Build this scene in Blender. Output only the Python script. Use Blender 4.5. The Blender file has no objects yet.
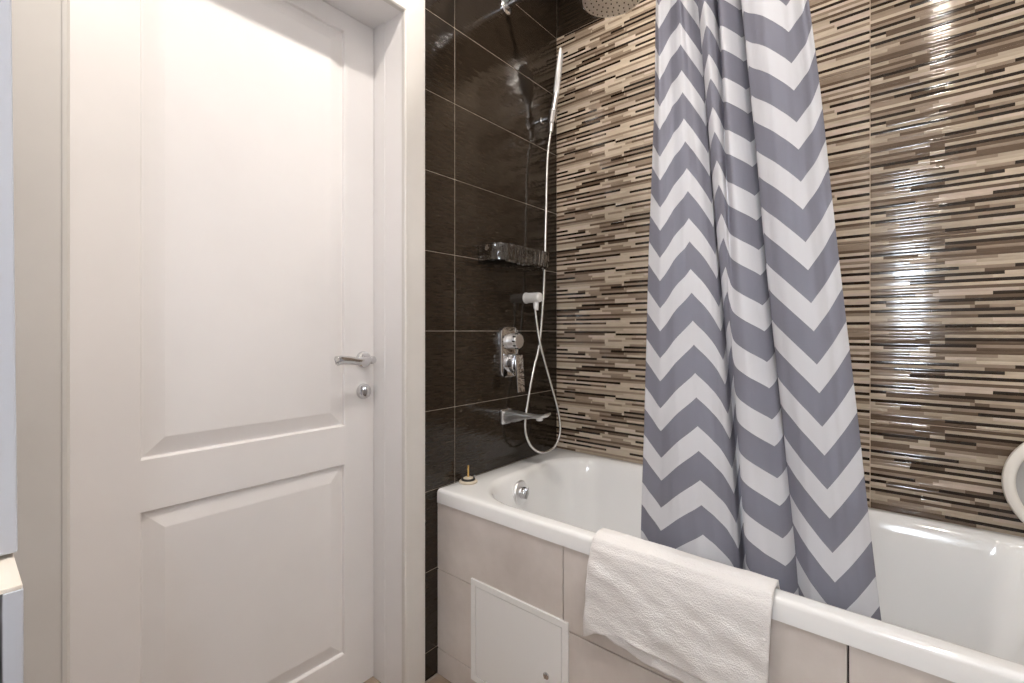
import bpy, bmesh, math, random
from mathutils import Vector, Matrix, noise
R = math.radians
S = bpy.context.scene
COL = S.collection
random.seed(7)

# ------------------------------------------------------------------ camera
EYE = 1.108
cam_d = bpy.data.cameras.new('camera'); cam = bpy.data.objects.new('camera', cam_d); COL.objects.link(cam)
cam.location = (1.1576, -1.7031, EYE)
cam.rotation_euler = (R(90), 0, math.atan2(.638, .770))
cam_d.sensor_width = 36; cam_d.lens = 36 * 470 / 1024
cam_d.shift_y = -10.5 / 1024
cam_d.clip_start = .02
S.camera = cam
# ------------------------------------------------------------------ exposure, world
S.view_settings.view_transform = 'Standard'; S.view_settings.look = 'None'
S.view_settings.gamma = 1; S.view_settings.use_curve_mapping = False
S.view_settings.exposure = 0.2
W = bpy.data.worlds.new('world'); S.world = W; W.use_nodes = True
W.node_tree.nodes['Background'].inputs[0].default_value = (.75, .85, 1, 1)
W.node_tree.nodes['Background'].inputs[1].default_value = 1.0

CEIL = 2.638
def area(name, loc, rot, size, power, col, sy=None, shape='DISK', spread=None):
    l = bpy.data.lights.new(name, 'AREA'); l.shape = shape; l.size = size
    if sy: l.size_y = sy
    l.energy = power; l.color = col
    if spread: l.spread = spread
    o = bpy.data.objects.new(name, l); COL.objects.link(o); o.location = loc; o.rotation_euler = rot
    return o
LAMPS = [(.60, -.47), (.60, -1.40), (1.30, -1.30)]
LPOW = [8, 12.5, 5.5]
WARM = (1, .925, .85)
for i, (x, y) in enumerate(LAMPS):
    area('spotlight_lamp', (x, y, CEIL - .016), (0, 0, 0), .075, LPOW[i], WARM)
area('flash_standin_light', (1.19, -1.985, 1.31), (R(-90), 0, 0), .12, 11, (.80, .89, 1), sy=.34, shape='RECTANGLE')  # added source, stands in for a flash-like light at the camera

# ------------------------------------------------------------------ materials
def mat(name, col, rough=.5, metal=0, spec=.5, coat=0, trans=0, ior=1.45):
    m = bpy.data.materials.new(name); m.use_nodes = True
    b = m.node_tree.nodes['Principled BSDF']
    b.inputs['Base Color'].default_value = (*col, 1)
    b.inputs['Roughness'].default_value = rough; b.inputs['Metallic'].default_value = metal
    b.inputs['Specular IOR Level'].default_value = spec
    b.inputs['Coat Weight'].default_value = coat
    b.inputs['Transmission Weight'].default_value = trans
    b.inputs['IOR'].default_value = ior
    return m
def nd(m, t, **kw):
    n = m.node_tree.nodes.new(t)
    for k, v in kw.items(): setattr(n, k, v)
    return n
def lk(m, a, b): m.node_tree.links.new(a, b)
def bsdf(m): return m.node_tree.nodes['Principled BSDF']
def noise_node(m, scale, stretch=(1, 1, 1), detail=4, rough=.6):
    tc = nd(m, 'ShaderNodeTexCoord'); mp = nd(m, 'ShaderNodeMapping'); mp.inputs['Scale'].default_value = stretch
    n = nd(m, 'ShaderNodeTexNoise'); n.inputs['Scale'].default_value = scale
    n.inputs['Detail'].default_value = detail; n.inputs['Roughness'].default_value = rough
    lk(m, tc.outputs['Object'], mp.inputs['Vector']); lk(m, mp.outputs[0], n.inputs['Vector'])
    return n
def vary(m, c0, c1, scale, stretch=(1, 1, 1), p0=.35, p1=.65, detail=4):
    n = noise_node(m, scale, stretch, detail)
    r = nd(m, 'ShaderNodeValToRGB'); r.color_ramp.elements[0].position = p0; r.color_ramp.elements[1].position = p1
    r.color_ramp.elements[0].color = (*c0, 1); r.color_ramp.elements[1].color = (*c1, 1)
    lk(m, n.outputs['Fac'], r.inputs[0]); lk(m, r.outputs[0], bsdf(m).inputs['Base Color'])
    return m
def bump(m, scale, strength, dist=.002, stretch=(1, 1, 1), detail=3):
    n = noise_node(m, scale, stretch, detail)
    b = nd(m, 'ShaderNodeBump'); b.inputs['Strength'].default_value = strength; b.inputs['Distance'].default_value = dist
    lk(m, n.outputs['Fac'], b.inputs['Height']); lk(m, b.outputs[0], bsdf(m).inputs['Normal'])
    return m
M = {}
M['door'] = bump(vary(mat('door_paint', (.80, .77, .755), .32), (.75, .73, .725), (.78, .76, .755), 3), 14, .08, .002, (1, 1, .3))
M['casing'] = bump(vary(mat('casing_paint', (.66, .62, .60), .38), (.60, .575, .545), (.64, .615, .585), 3), 12, .06, .002, (1, 1, .3))
M['seal'] = mat('seal_rubber', (.42, .37, .33), .7)
M['paint'] = bump(vary(mat('wall_paint', (.72, .68, .62), .7), (.70, .66, .60), (.74, .70, .64), 5), 60, .1, .001)
M['white_wall'] = bump(vary(mat('white_wall_paint', (.8, .78, .75), .75), (.78, .76, .73), (.82, .80, .77), 5), 60, .1, .001)
M['ceiling'] = bump(vary(mat('ceiling_paint', (.8, .78, .75), .8), (.80, .78, .75), (.84, .82, .79), 4), 50, .08, .001)
M['dark_tile'] = bump(vary(mat('dark_brown_tile', (.022, .015, .010), .10), (.013, .009, .006), (.030, .021, .014), 9, (1, 2.2, 26), .30, .72, 6), 6, .22, .0035, (1, 1.6, 9), 2)
M['grout'] = vary(mat('beige_grout', (.42, .36, .30), .8), (.34, .29, .24), (.46, .40, .33), 30)
M['dark_grout'] = vary(mat('dark_grout', (.10, .085, .075), .8), (.085, .07, .06), (.12, .10, .09), 30)
M['strip_grout'] = vary(mat('strip_grout', (.50, .40, .30), .7), (.44, .35, .27), (.54, .43, .33), 30)
M['panel_tile'] = bump(vary(mat('greige_tile', (.5, .44, .41), .28), (.52, .465, .43), (.67, .615, .58), 4.5, (1, 1, 1), .3, .7, 6), 10, .05, .001)
M['floor_tile'] = bump(vary(mat('floor_tile', (.33, .25, .19), .4), (.27, .20, .15), (.38, .30, .23), 7), 12, .05, .001)
M['acrylic'] = vary(mat('white_acrylic', (.80, .79, .77), .07, spec=.5, coat=.4), (.84, .85, .855), (.87, .875, .88), 2)
M['chrome'] = vary(mat('chrome', (.82, .82, .83), .07, 1), (.62, .62, .635), (.70, .70, .715), 8)
M['satin'] = vary(mat('satin_chrome', (.85, .85, .85), .33, 1), (.83, .83, .84), (.90, .90, .90), 8)
M['brass'] = vary(mat('brass', (.62, .42, .16), .3, 1), (.52, .34, .12), (.68, .48, .20), 12)
M['rubber'] = bump(mat('black_rubber', (.02, .02, .018), .6), 40, .1)
M['cream'] = bump(mat('cream_plastic', (.62, .55, .45), .4), 40, .05)
M['white_plastic'] = bump(mat('white_plastic', (.80, .80, .80), .25), 40, .02)
M['ring_plastic'] = bump(mat('offwhite_plastic', (.72, .69, .64), .35), 40, .02)
M['grey_plastic'] = bump(mat('grey_plastic', (.35, .34, .33), .4), 40, .02)
M['mirror'] = vary(mat('mirror_glass', (.75, .76, .76), .03, 1), (.42, .42, .42), (.45, .45, .45), 3)
M['cabinet'] = bump(vary(mat('cabinet_lacquer', (.60, .64, .73), .2), (.47, .49, .55), (.50, .52, .57), 3), 20, .02)
M['worktop'] = bump(vary(mat('worktop_laminate', (.80, .70, .56), .35), (.78, .72, .64), (.84, .78, .70), 8, (1, 6, 1)), 20, .03)
M['recess_shade'] = bump(mat('dark_recess_shade', (.05, .045, .04), .7), 20, .02)  # near-black colour puts the shade into the gap beside the drawers
M['hose'] = mat('hose_chrome', (.75, .75, .74), .25, 1)
def hose_rings(m):
    tc = nd(m, 'ShaderNodeUVMap'); w = nd(m, 'ShaderNodeTexWave'); w.inputs['Scale'].default_value = 160
    w.bands_direction = 'Y'
    lk(m, tc.outputs[0], w.inputs['Vector'])
    b = nd(m, 'ShaderNodeBump'); b.inputs['Strength'].default_value = .25; b.inputs['Distance'].default_value = .001
    lk(m, w.outputs['Fac'], b.inputs['Height']); lk(m, b.outputs[0], bsdf(m).inputs['Normal'])
hose_rings(M['hose'])
# clear embossed acrylic of the soap shelf
M['clear'] = mat('clear_embossed_acrylic', (.96, .96, .96), .03, trans=1, ior=1.45)
def emboss(m):
    tc = nd(m, 'ShaderNodeTexCoord'); v = nd(m, 'ShaderNodeTexVoronoi'); v.inputs['Scale'].default_value = 42
    lk(m, tc.outputs['Object'], v.inputs['Vector'])
    b = nd(m, 'ShaderNodeBump'); b.inputs['Strength'].default_value = .5; b.inputs['Distance'].default_value = .004
    lk(m, v.outputs['Distance'], b.inputs['Height']); lk(m, b.outputs[0], bsdf(m).inputs['Normal'])
emboss(M['clear'])
# strip-tile glaze coloured per strip
M['strip'] = mat('striped_glaze', (.5, .4, .3), .06)
a = nd(M['strip'], 'ShaderNodeAttribute'); a.attribute_name = 'glaze'
n_ = noise_node(M['strip'], 30, (1, 1, 3), 4)
mx = nd(M['strip'], 'ShaderNodeMixRGB'); mx.blend_type = 'MULTIPLY'; mx.inputs[0].default_value = .5
rp = nd(M['strip'], 'ShaderNodeValToRGB'); rp.color_ramp.elements[0].color = (.72, .72, .72, 1); rp.color_ramp.elements[0].position = .3; rp.color_ramp.elements[1].position = .7
lk(M['strip'], n_.outputs['Fac'], rp.inputs[0]); lk(M['strip'], a.outputs['Color'], mx.inputs[1]); lk(M['strip'], rp.outputs[0], mx.inputs[2])
lk(M['strip'], mx.outputs[0], bsdf(M['strip']).inputs['Base Color'])
bump(M['strip'], 14, .05, .002, (1, 1, 3), 2)
# towel
M['towel'] = mat('terry_towel', (.81, .795, .79), .95, spec=.1)
def terry(m):
    tc = nd(m, 'ShaderNodeTexCoord')
    v = nd(m, 'ShaderNodeTexVoronoi'); v.inputs['Scale'].default_value = 330
    n1 = nd(m, 'ShaderNodeTexNoise'); n1.inputs['Scale'].default_value = 28; n1.inputs['Detail'].default_value = 7
    mp = nd(m, 'ShaderNodeMapping'); mp.inputs['Scale'].default_value = (1, 1, 2.2); mp.inputs['Rotation'].default_value = (0, R(25), 0)
    lk(m, tc.outputs['Object'], mp.inputs['Vector'])
    lk(m, tc.outputs['Object'], v.inputs['Vector']); lk(m, mp.outputs[0], n1.inputs['Vector'])
    ad = nd(m, 'ShaderNodeMath', operation='MULTIPLY_ADD'); ad.inputs[1].default_value = .35
    lk(m, v.outputs['Distance'], ad.inputs[0]); lk(m, n1.outputs['Fac'], ad.inputs[2])
    b = nd(m, 'ShaderNodeBump'); b.inputs['Strength'].default_value = .55; b.inputs['Distance'].default_value = .005
    lk(m, ad.outputs[0], b.inputs['Height']); lk(m, b.outputs[0], bsdf(m).inputs['Normal'])
    bsdf(m).inputs['Sheen Weight'].default_value = .3
terry(M['towel'])
# chevron curtain: UV.x = metres along the cloth, UV.y = metres of height
def chevron():
    m = mat('chevron_polyester', (.7, .7, .7), .55, spec=.25)
    uv = nd(m, 'ShaderNodeUVMap'); sp = nd(m, 'ShaderNodeSeparateXYZ'); lk(m, uv.outputs[0], sp.inputs[0])
    def mth(op, a, b=None, c=None):
        n = nd(m, 'ShaderNodeMath', operation=op)
        for i, v in enumerate((a, b, c)):
            if v is None: continue
            if isinstance(v, (int, float)): n.inputs[i].default_value = v
            else: lk(m, v, n.inputs[i])
        return n.outputs[0]
    u = mth('DIVIDE', mth('SUBTRACT', sp.outputs[0], .05), .19)
    tri = mth('PINGPONG', mth('MULTIPLY', u, 2), 1)
    z = mth('SUBTRACT', sp.outputs[1], mth('MULTIPLY', tri, .090))
    ph = mth('FRACT', mth('DIVIDE', mth('SUBTRACT', z, .68), .1207))
    fac = mth('LESS_THAN', ph, .54)
    mix = nd(m, 'ShaderNodeMixRGB'); lk(m, fac, mix.inputs[0])
    mix.inputs[1].default_value = (.70, .70, .73, 1); mix.inputs[2].default_value = (.228, .226, .272, 1)
    lk(m, mix.outputs[0], bsdf(m).inputs['Base Color'])
    n = nd(m, 'ShaderNodeTexNoise'); n.inputs['Scale'].default_value = 22; n.inputs['Detail'].default_value = 3
    tc = nd(m, 'ShaderNodeTexCoord'); mp = nd(m, 'ShaderNodeMapping'); mp.inputs['Scale'].default_value = (1, 1, .35)
    lk(m, tc.outputs['Object'], mp.inputs[0]); lk(m, mp.outputs[0], n.inputs['Vector'])
    b = nd(m, 'ShaderNodeBump'); b.inputs['Strength'].default_value = .5; b.inputs['Distance'].default_value = .009
    lk(m, n.outputs['Fac'], b.inputs['Height']); lk(m, b.outputs[0], bsdf(m).inputs['Normal'])
    tr = nd(m, 'ShaderNodeBsdfTranslucent'); lk(m, mix.outputs[0], tr.inputs['Color'])
    ms = nd(m, 'ShaderNodeMixShader'); ms.inputs[0].default_value = .22
    out = m.node_tree.nodes['Material Output']
    lk(m, bsdf(m).outputs[0], ms.inputs[1]); lk(m, tr.outputs[0], ms.inputs[2]); lk(m, ms.outputs[0], out.inputs['Surface'])
    return m
M['curtain'] = chevron()
def emit(name, col, s):
    m = mat(name, (.8, .8, .8)); b = bsdf(m)
    b.inputs['Emission Color'].default_value = (*col, 1); b.inputs['Emission Strength'].default_value = s
    n = noise_node(m, 4); return m
M['lamp_glass'] = emit('lamp_glass', WARM, 6)
M['added_window_glass'] = emit('added_frosted_glass', (.8, .9, 1), 3)  # glowing pane of the added window behind the camera

# ------------------------------------------------------------------ mesh helpers
def obj(name, bm, m, parent=None, smooth=False, loc=(0, 0, 0)):
    bmesh.ops.recalc_face_normals(bm, faces=bm.faces[:])
    me = bpy.data.meshes.new(name); bm.to_mesh(me); bm.free()
    for x in (m if isinstance(m, (list, tuple)) else [m]): me.materials.append(x)
    if smooth:
        me.polygons.foreach_set('use_smooth', [True] * len(me.polygons))
        me.set_sharp_from_angle(angle=R(40))
    o = bpy.data.objects.new(name, me); COL.objects.link(o); o.location = loc
    if parent: o.parent = parent
    return o
def thing(name, label, cat, loc=(0, 0, 0), group=None):
    o = bpy.data.objects.new(name, None); COL.objects.link(o); o.location = loc; o.empty_display_size = .05
    o['label'] = label; o['category'] = cat
    if group: o['group'] = group
    return o
def tag(o, label, cat, group=None):
    o['label'] = label; o['category'] = cat
    if group: o['group'] = group
    return o
def struct(o): o['kind'] = 'structure'; return o
def box(bm, x0, x1, y0, y1, z0, z1, bev=0, seg=2, mi=0):
    r = bmesh.ops.create_cube(bm, size=1, matrix=Matrix.Translation(((x0+x1)/2, (y0+y1)/2, (z0+z1)/2)) @ Matrix.Diagonal((abs(x1-x0), abs(y1-y0), abs(z1-z0), 1)))
    fs = list({f for v in r['verts'] for f in v.link_faces})
    for f in fs: f.material_index = mi
    if bev:
        es = list({e for v in r['verts'] for e in v.link_edges})
        q = bmesh.ops.bevel(bm, geom=es, offset=bev, segments=seg, profile=.5, affect='EDGES')
        for f in q['faces']: f.material_index = mi
def BX(*a, **k):
    bm = bmesh.new(); box(bm, *a, **k); return bm
def frame_of(d):
    d = d.normalized(); u = Vector((0, 0, 1)) if abs(d.z) < .9 else Vector((1, 0, 0))
    a = d.cross(u).normalized(); return a, d.cross(a).normalized()
def tube(bm, pts, rad, n=12, cap=True, sx=1, sy=1):
    pts = [Vector(p) for p in pts]
    if not isinstance(rad, (list, tuple)): rad = [rad] * len(pts)
    uvl = bm.loops.layers.uv.verify()
    rings = []; a = None; L = 0; Ls = []
    for i, p in enumerate(pts):
        d = (pts[min(i+1, len(pts)-1)] - pts[max(i-1, 0)]).normalized()
        if a is None: a, b = frame_of(d)
        else:
            a = (a - d * a.dot(d)).normalized(); b = d.cross(a).normalized()
        if i: L += (p - pts[i-1]).length
        Ls.append(L)
        rings.append([bm.verts.new(p + (a*math.cos(2*math.pi*k/n)*sx + b*math.sin(2*math.pi*k/n)*sy)*rad[i]) for k in range(n)])
    for i in range(len(rings)-1):
        for k in range(n):
            f = bm.faces.new((rings[i][k], rings[i][(k+1) % n], rings[i+1][(k+1) % n], rings[i+1][k]))
            for l, (uu, vv) in zip(f.loops, ((k/n, Ls[i]), ((k+1)/n, Ls[i]), ((k+1)/n, Ls[i+1]), (k/n, Ls[i+1]))): l[uvl].uv = (uu, vv)
    if cap:
        bm.faces.new(rings[0]); bm.faces.new(rings[-1])
    return bm
def lathe(bm, prof, origin, axis, n=32):
    """prof: (radius, height along axis)"""
    o = Vector(origin); ax = Vector(axis).normalized(); a, b = frame_of(ax)
    rings = []
    for r, h in prof:
        if r < 1e-6: rings.append([bm.verts.new(o + ax*h)])
        else: rings.append([bm.verts.new(o + ax*h + (a*math.cos(2*math.pi*k/n) + b*math.sin(2*math.pi*k/n))*r) for k in range(n)])
    for p, q in zip(rings, rings[1:]):
        for k in range(n):
            k2 = (k+1) % n
            if len(p) == 1 and len(q) == 1: continue
            if len(p) == 1: bm.faces.new((p[0], q[k], q[k2]))
            elif len(q) == 1: bm.faces.new((p[k], p[k2], q[0]))
            else: bm.faces.new((p[k], p[k2], q[k2], q[k]))
    return bm
def spline(P, n):
    """Catmull-Rom through tuples, n samples per span"""
    out = []
    for i in range(len(P)-1):
        p0 = P[max(i-1, 0)]; p1 = P[i]; p2 = P[i+1]; p3 = P[min(i+2, len(P)-1)]
        for k in range(n):
            t = k/n
            out.append(tuple(.5*((2*b) + (-a+c)*t + (2*a-5*b+4*c-d)*t*t + (-a+3*b-3*c+d)*t**3) for a, b, c, d in zip(p0, p1, p2, p3)))
    out.append(tuple(P[-1])); return out

# ------------------------------------------------------------------ room shell
RX, FY = 1.78, -2.02          # right wall plane, front (camera side) wall plane
YO0, YO1 = -1.561, -.829      # door opening
HEAD = 2.063
TH = .255                     # tile course
# wall_left : X = 0 plane with the door opening
bm = bmesh.new()
box(bm, -.19, -.010, YO1 - .002 + .022, .2, 0, CEIL)
box(bm, -.19, -.010, FY - .1, YO0 - .02, 0, CEIL)
box(bm, -.19, -.010, YO0 - .02, YO1 + .02, HEAD + .02, CEIL)
wl = struct(obj('wall_left', bm, M['paint']))
bm = BX(-.010, -.0015, -.748, 0, 0, CEIL)
struct(obj('grout', bm, M['grout'], wl))
bm = bmesh.new(); g = .0011
zs = [0] + [EYE - 4*TH + k*TH for k in range(0, 11)]
zs = [z for z in zs if z < CEIL + .01]; zs[-1] = CEIL
for z0, z1 in zip(zs, zs[1:]):
    for y0, y1 in ((-.607, 0), (-.748, -.607)):
        box(bm, -.008, 0, y0 + (g if y0 > -.7 else 0), y1 - (g if y1 < 0 else 0), z0 + g, z1 - g, bev=.0007, seg=1)
struct(obj('dark_tiles', bm, M['dark_tile'], wl))
bm = BX(-.010, 0, FY, YO0 - .08, 0, CEIL); struct(obj('plaster', bm, M['paint'], wl))
bm = BX(-.010, 0, YO0 - .08, -.748, HEAD + .07, CEIL); struct(obj('plaster', bm, M['paint'], wl))

# wall_back : Y = 0 plane
bm = BX(0, RX + .1, .010, .14, 0, CEIL)
wb = struct(obj('wall_back', bm, M['white_wall']))
bm = BX(0, RX, .0012, .010, 0, CEIL); struct(obj('grout', bm, M['strip_grout'], wb))
T0 = {0: [(0.039, 0.235, 'D'), (0.212, 0.285, 'D')], 1: [(0.002, 0.039, 'B'), (0.095, 0.235, 'B'), (0.285, 0.42, 'D')], 3: [(0.002, 0.095, 'D'), (0.353, 0.417, 'B')], 4: [(0.098, 0.174, 'T'), (0.177, 0.235, 'T'), (0.249, 0.31, 'T')], 5: [(0.018, 0.235, 'B'), (0.212, 0.231, 'B')], 6: [(0.002, 0.133, 'T'), (0.344, 0.417, 'T')], 7: [(0.002, 0.016, 'B'), (0.318, 0.417, 'D')], 8: [(0.167, 0.235, 'B'), (0.212, 0.31, 'B'), (0.318, 0.417, 'T')], 9: [(0.018, 0.057, 'D'), (0.212, 0.263, 'T'), (0.263, 0.417, 'D')], 10: [(0.108, 0.145, 'B'), (0.145, 0.235, 'T'), (0.212, 0.318, 'B'), (0.321, 0.417, 'T')], 11: [(-0.009, 0.145, 'D')], 12: [(0.219, 0.235, 'D'), (0.221, 0.417, 'D')], 13: [(-0.009, 0.057, 'B'), (0.057, 0.198, 'D')], 14: [(0.095, 0.235, 'T'), (0.249, 0.425, 'T')], 15: [(-0.001, 0.095, 'B'), (0.095, 0.235, 'B'), (0.212, 0.279, 'B'), (0.368, 0.417, 'B')], 16: [(0.249, 0.279, 'T')], 17: [(0.128, 0.235, 'D'), (0.212, 0.417, 'D')], 18: [(0.1, 0.235, 'B'), (0.249, 0.338, 'B')], 19: [(0.018, 0.215, 'D')], 20: [(0.007, 0.116, 'B'), (0.224, 0.316, 'T'), (0.368, 0.413, 'D')], 21: [(0.002, 0.095, 'T')], 22: [(0.004, 0.167, 'D'), (0.167, 0.235, 'B'), (0.212, 0.409, 'B')], 23: [(0.052, 0.235, 'T')], 24: [(0.002, 0.095, 'B'), (0.1, 0.235, 'D'), (0.212, 0.303, 'D')], 26: [(0.002, 0.052, 'B'), (0.052, 0.235, 'D'), (0.212, 0.24, 'D'), (0.343, 0.42, 'D'), (0.033, 0.174, 'D'), (0.174, 0.235, 'B')], 28: [(0.054, 0.235, 'T'), (0.212, 0.425, 'T')], 29: [(0.004, 0.098, 'B')]}
T1 = {0: [(1.036, 1.079, 'T')], 2: [(1.037, 1.079, 'B'), (1.062, 1.078, 'B')], 4: [(1.037, 1.079, 'D')], 8: [(1.044, 1.079, 'B')], 10: [(1.044, 1.079, 'D')], 13: [(1.046, 1.079, 'D')], 15: [(1.048, 1.079, 'T')], 18: [(1.05, 1.078, 'D')], 21: [(1.053, 1.076, 'D')], 23: [(1.055, 1.078, 'B')], 27: [(1.033, 1.079, 'D'), (1.058, 1.076, 'D')], 29: [(1.036, 1.079, 'T')]}
T2 = {0: [(1.217, 1.309, 'B'), (1.085, 1.217, 'B'), (1.082, 1.237, 'T')], 1: [(1.085, 1.217, 'T')], 2: [(1.18, 1.217, 'B'), (1.217, 1.25, 'B'), (1.25, 1.384, 'D'), (1.249, 1.384, 'B')], 3: [(1.085, 1.217, 'B')], 4: [(1.085, 1.217, 'D'), (1.217, 1.307, 'D')], 5: [(1.119, 1.195, 'B'), (1.217, 1.307, 'T'), (1.309, 1.384, 'B')], 6: [(1.217, 1.384, 'B')], 7: [(1.085, 1.176, 'B'), (1.231, 1.347, 'T')], 8: [(1.217, 1.231, 'B'), (1.085, 1.217, 'B')], 9: [(1.378, 1.384, 'D')], 10: [(1.085, 1.217, 'D'), (1.217, 1.273, 'D'), (1.274, 1.378, 'T')], 11: [(1.322, 1.384, 'B')], 12: [(1.143, 1.217, 'D'), (1.217, 1.359, 'D')], 13: [(1.085, 1.143, 'B'), (1.085, 1.217, 'T'), (1.217, 1.247, 'B')], 14: [(1.178, 1.217, 'D'), (1.217, 1.384, 'D')], 15: [(1.085, 1.146, 'B')], 16: [(1.082, 1.237, 'B'), (1.225, 1.391, 'B')], 17: [(1.082, 1.237, 'T')], 18: [(1.082, 1.188, 'D'), (1.339, 1.391, 'D')], 19: [(1.289, 1.339, 'B'), (1.339, 1.391, 'B')], 20: [(1.23, 1.237, 'D'), (1.229, 1.391, 'D')], 21: [(1.082, 1.126, 'D'), (1.126, 1.237, 'B'), (1.307, 1.332, 'B'), (1.225, 1.307, 'B')], 23: [(1.082, 1.237, 'D'), (1.225, 1.377, 'D')], 24: [(1.155, 1.237, 'B')], 25: [(1.225, 1.307, 'B'), (1.313, 1.391, 'D')], 27: [(1.085, 1.217, 'B'), (1.217, 1.249, 'B'), (1.249, 1.384, 'D'), (1.082, 1.237, 'B'), (1.225, 1.246, 'B'), (1.246, 1.391, 'D')], 28: [(1.13, 1.206, 'T')], 29: [(1.131, 1.182, 'T'), (1.309, 1.384, 'B'), (1.082, 1.229, 'B'), (1.225, 1.307, 'B')]}
ZT = EYE + 5*TH
CC = {'D': (.020, .0115, .007), 'B': (.12, .082, .055), 'T': (.28, .215, .16), 'L': (.53, .44, .34), 'P': (.53, .43, .35), 'M': (.43, .355, .27)}
def strip_rows(x0, x1, segs, seed, base='LLPLMT'):
    rnd = random.Random(seed); cell = .003; n = int(round((x1-x0)/cell)); rows = []
    for r in range(30):
        line = []
        while len(line) < n: line += [rnd.choice(base)] * rnd.randint(25, 70)
        line = line[:n]
        for a, b, c in segs.get(r, []):
            for i in range(max(0, int((a-x0)/cell)), min(n, int((b-x0)/cell))): line[i] = c
        runs = []; s = 0
        for i in range(1, n+1):
            if i == n or line[i] != line[s]: runs.append((x0+s*cell, x0+i*cell if i < n else x1, line[s])); s = i
        rows.append(runs)
    return rows
def extend(T, lo, hi, to_lo=None, to_hi=None):
    return {r: [((to_lo if to_lo is not None and a <= lo else a), (to_hi if to_hi is not None and b >= hi else b), c) for a, b, c in s] for r, s in T.items()}
rr_ = random.Random(3)
T0 = extend(T0, .018, .405, 0, .481)
T1 = {r: [(a - rr_.uniform(.03, .35), 1.088, c) for a, b, c in s] for r, s in T1.items()}
for r in range(30):                       # the part of this tile behind the curtain
    if rr_.random() < .5: T1.setdefault(r, []).insert(0, (.49 + rr_.uniform(0, .2), .80 + rr_.uniform(0, .15), rr_.choice('DBT')))
T2 = {28: [(1.088, 1.25, 'B'), (1.25, 1.46, 'D')], 27: [(1.088, 1.24, 'T')], 29: [(1.088, 1.31, 'B')], 0: [(1.131, 1.182, 'T'), (1.217, 1.46, 'B')],
      1: [(1.088, 1.25, 'B')], 2: [(1.088, 1.19, 'T'), (1.19, 1.25, 'B'), (1.25, 1.46, 'D')], 3: [(1.088, 1.217, 'B'), (1.25, 1.46, 'B')], 4: [(1.088, 1.31, 'D')],
      5: [(1.119, 1.195, 'B'), (1.217, 1.31, 'T'), (1.31, 1.46, 'B')], 6: [(1.217, 1.46, 'B')], 7: [(1.088, 1.176, 'B'), (1.23, 1.347, 'T')], 8: [(1.088, 1.25, 'B')],
      10: [(1.088, 1.275, 'D'), (1.275, 1.378, 'T'), (1.378, 1.46, 'D')], 11: [(1.322, 1.46, 'B')], 12: [(1.088, 1.143, 'B'), (1.143, 1.36, 'D')], 13: [(1.088, 1.18, 'T'), (1.18, 1.25, 'B')],
      14: [(1.178, 1.46, 'D')], 16: [(1.088, 1.46, 'B')], 17: [(1.088, 1.237, 'T')], 18: [(1.088, 1.188, 'D'), (1.339, 1.46, 'D')], 19: [(1.289, 1.46, 'B')],
      20: [(1.088, 1.126, 'D'), (1.126, 1.237, 'B'), (1.237, 1.46, 'D')], 21: [(1.126, 1.307, 'B')], 22: [(1.307, 1.332, 'B')], 23: [(1.088, 1.377, 'D')], 24: [(1.10, 1.2, 'T')],
      25: [(1.155, 1.313, 'B'), (1.313, 1.46, 'D')], 26: [(1.13, 1.206, 'T')]}
for r in range(30):
    if rr_.random() < .5: T2.setdefault(r, []).append((1.47 + rr_.uniform(0, .05), 1.56 + rr_.uniform(0, .1), rr_.choice('DBT')))
COLS = [(0, .481, strip_rows(0, .481, T0, 1)), (.481, 1.088, strip_rows(.481, 1.088, T1, 2)), (1.088, 1.695, strip_rows(1.088, 1.695, T2, 5, 'LMMPMT')), (1.695, RX, strip_rows(1.695, RX, {}, 4))]
bm = bmesh.new(); cl = bm.loops.layers.float_color.new('glaze')
def strip_face(vs, c):
    f = bm.faces.new(vs); f.smooth = True
    for l in f.loops: l[cl] = (*c, 1)
crnd = random.Random(9)
for k in range(-3, 5):
    ztop = EYE + (k+1)*TH
    for (X0, X1, rows) in COLS:
        h = (TH - 2*g) / 30
        for r, runs in enumerate(rows):
            z1 = ztop - g - r*h; z0 = z1 - h
            if z1 < .5: continue
            for (a, b, c) in runs:
                a += g if a == X0 and X0 > 0 else 0; b -= g if b == X1 else 0
                f_ = crnd.uniform(.93, 1.06); cc = [v * f_ for v in CC[c]]
                amp = crnd.uniform(.00006, .00062); tl_ = crnd.uniform(-.00028, .00028)
                prof = [(z1, 0), (z1 - h*.16, -amp*.62), (z1 - h*.38, -amp*.97), (z0 + h*.38, -amp*.97), (z0 + h*.16, -amp*.62), (z0, 0)]
                prof = [(z, y + tl_*(z - z0)/h - abs(tl_)) for z, y in prof]
                va = [bm.verts.new((a, y, z)) for z, y in prof]; vb = [bm.verts.new((b, y + crnd.uniform(-.0003, .0), z)) for z, y in prof]
                for i in range(5): strip_face((va[i], vb[i], vb[i+1], va[i+1]), cc)
        # tile edges
        for xx in (X0 + (g if X0 > 0 else 0), X1 - g):
            q = [bm.verts.new(p) for p in ((xx, 0, ztop-g), (xx, 0, ztop-TH+g), (xx, .006, ztop-TH+g), (xx, .006, ztop-g))]
            strip_face(q, CC['T'])
me = bpy.data.meshes.new('striped_tiles'); bm.to_mesh(me); bm.free(); me.materials.append(M['strip'])
o = bpy.data.objects.new('striped_tiles', me); COL.objects.link(o); o.parent = wb; struct(o)
bm = bmesh.new()
for x0, x1 in ((0, .481), (.481, 1.088), (1.088, 1.695), (1.695, RX)):
    box(bm, x0 + g, x1 - g, -.0005, .006, ZT + g, CEIL, bev=.0007, seg=1)
struct(obj('dark_tiles', bm, M['dark_tile'], wb))

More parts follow.
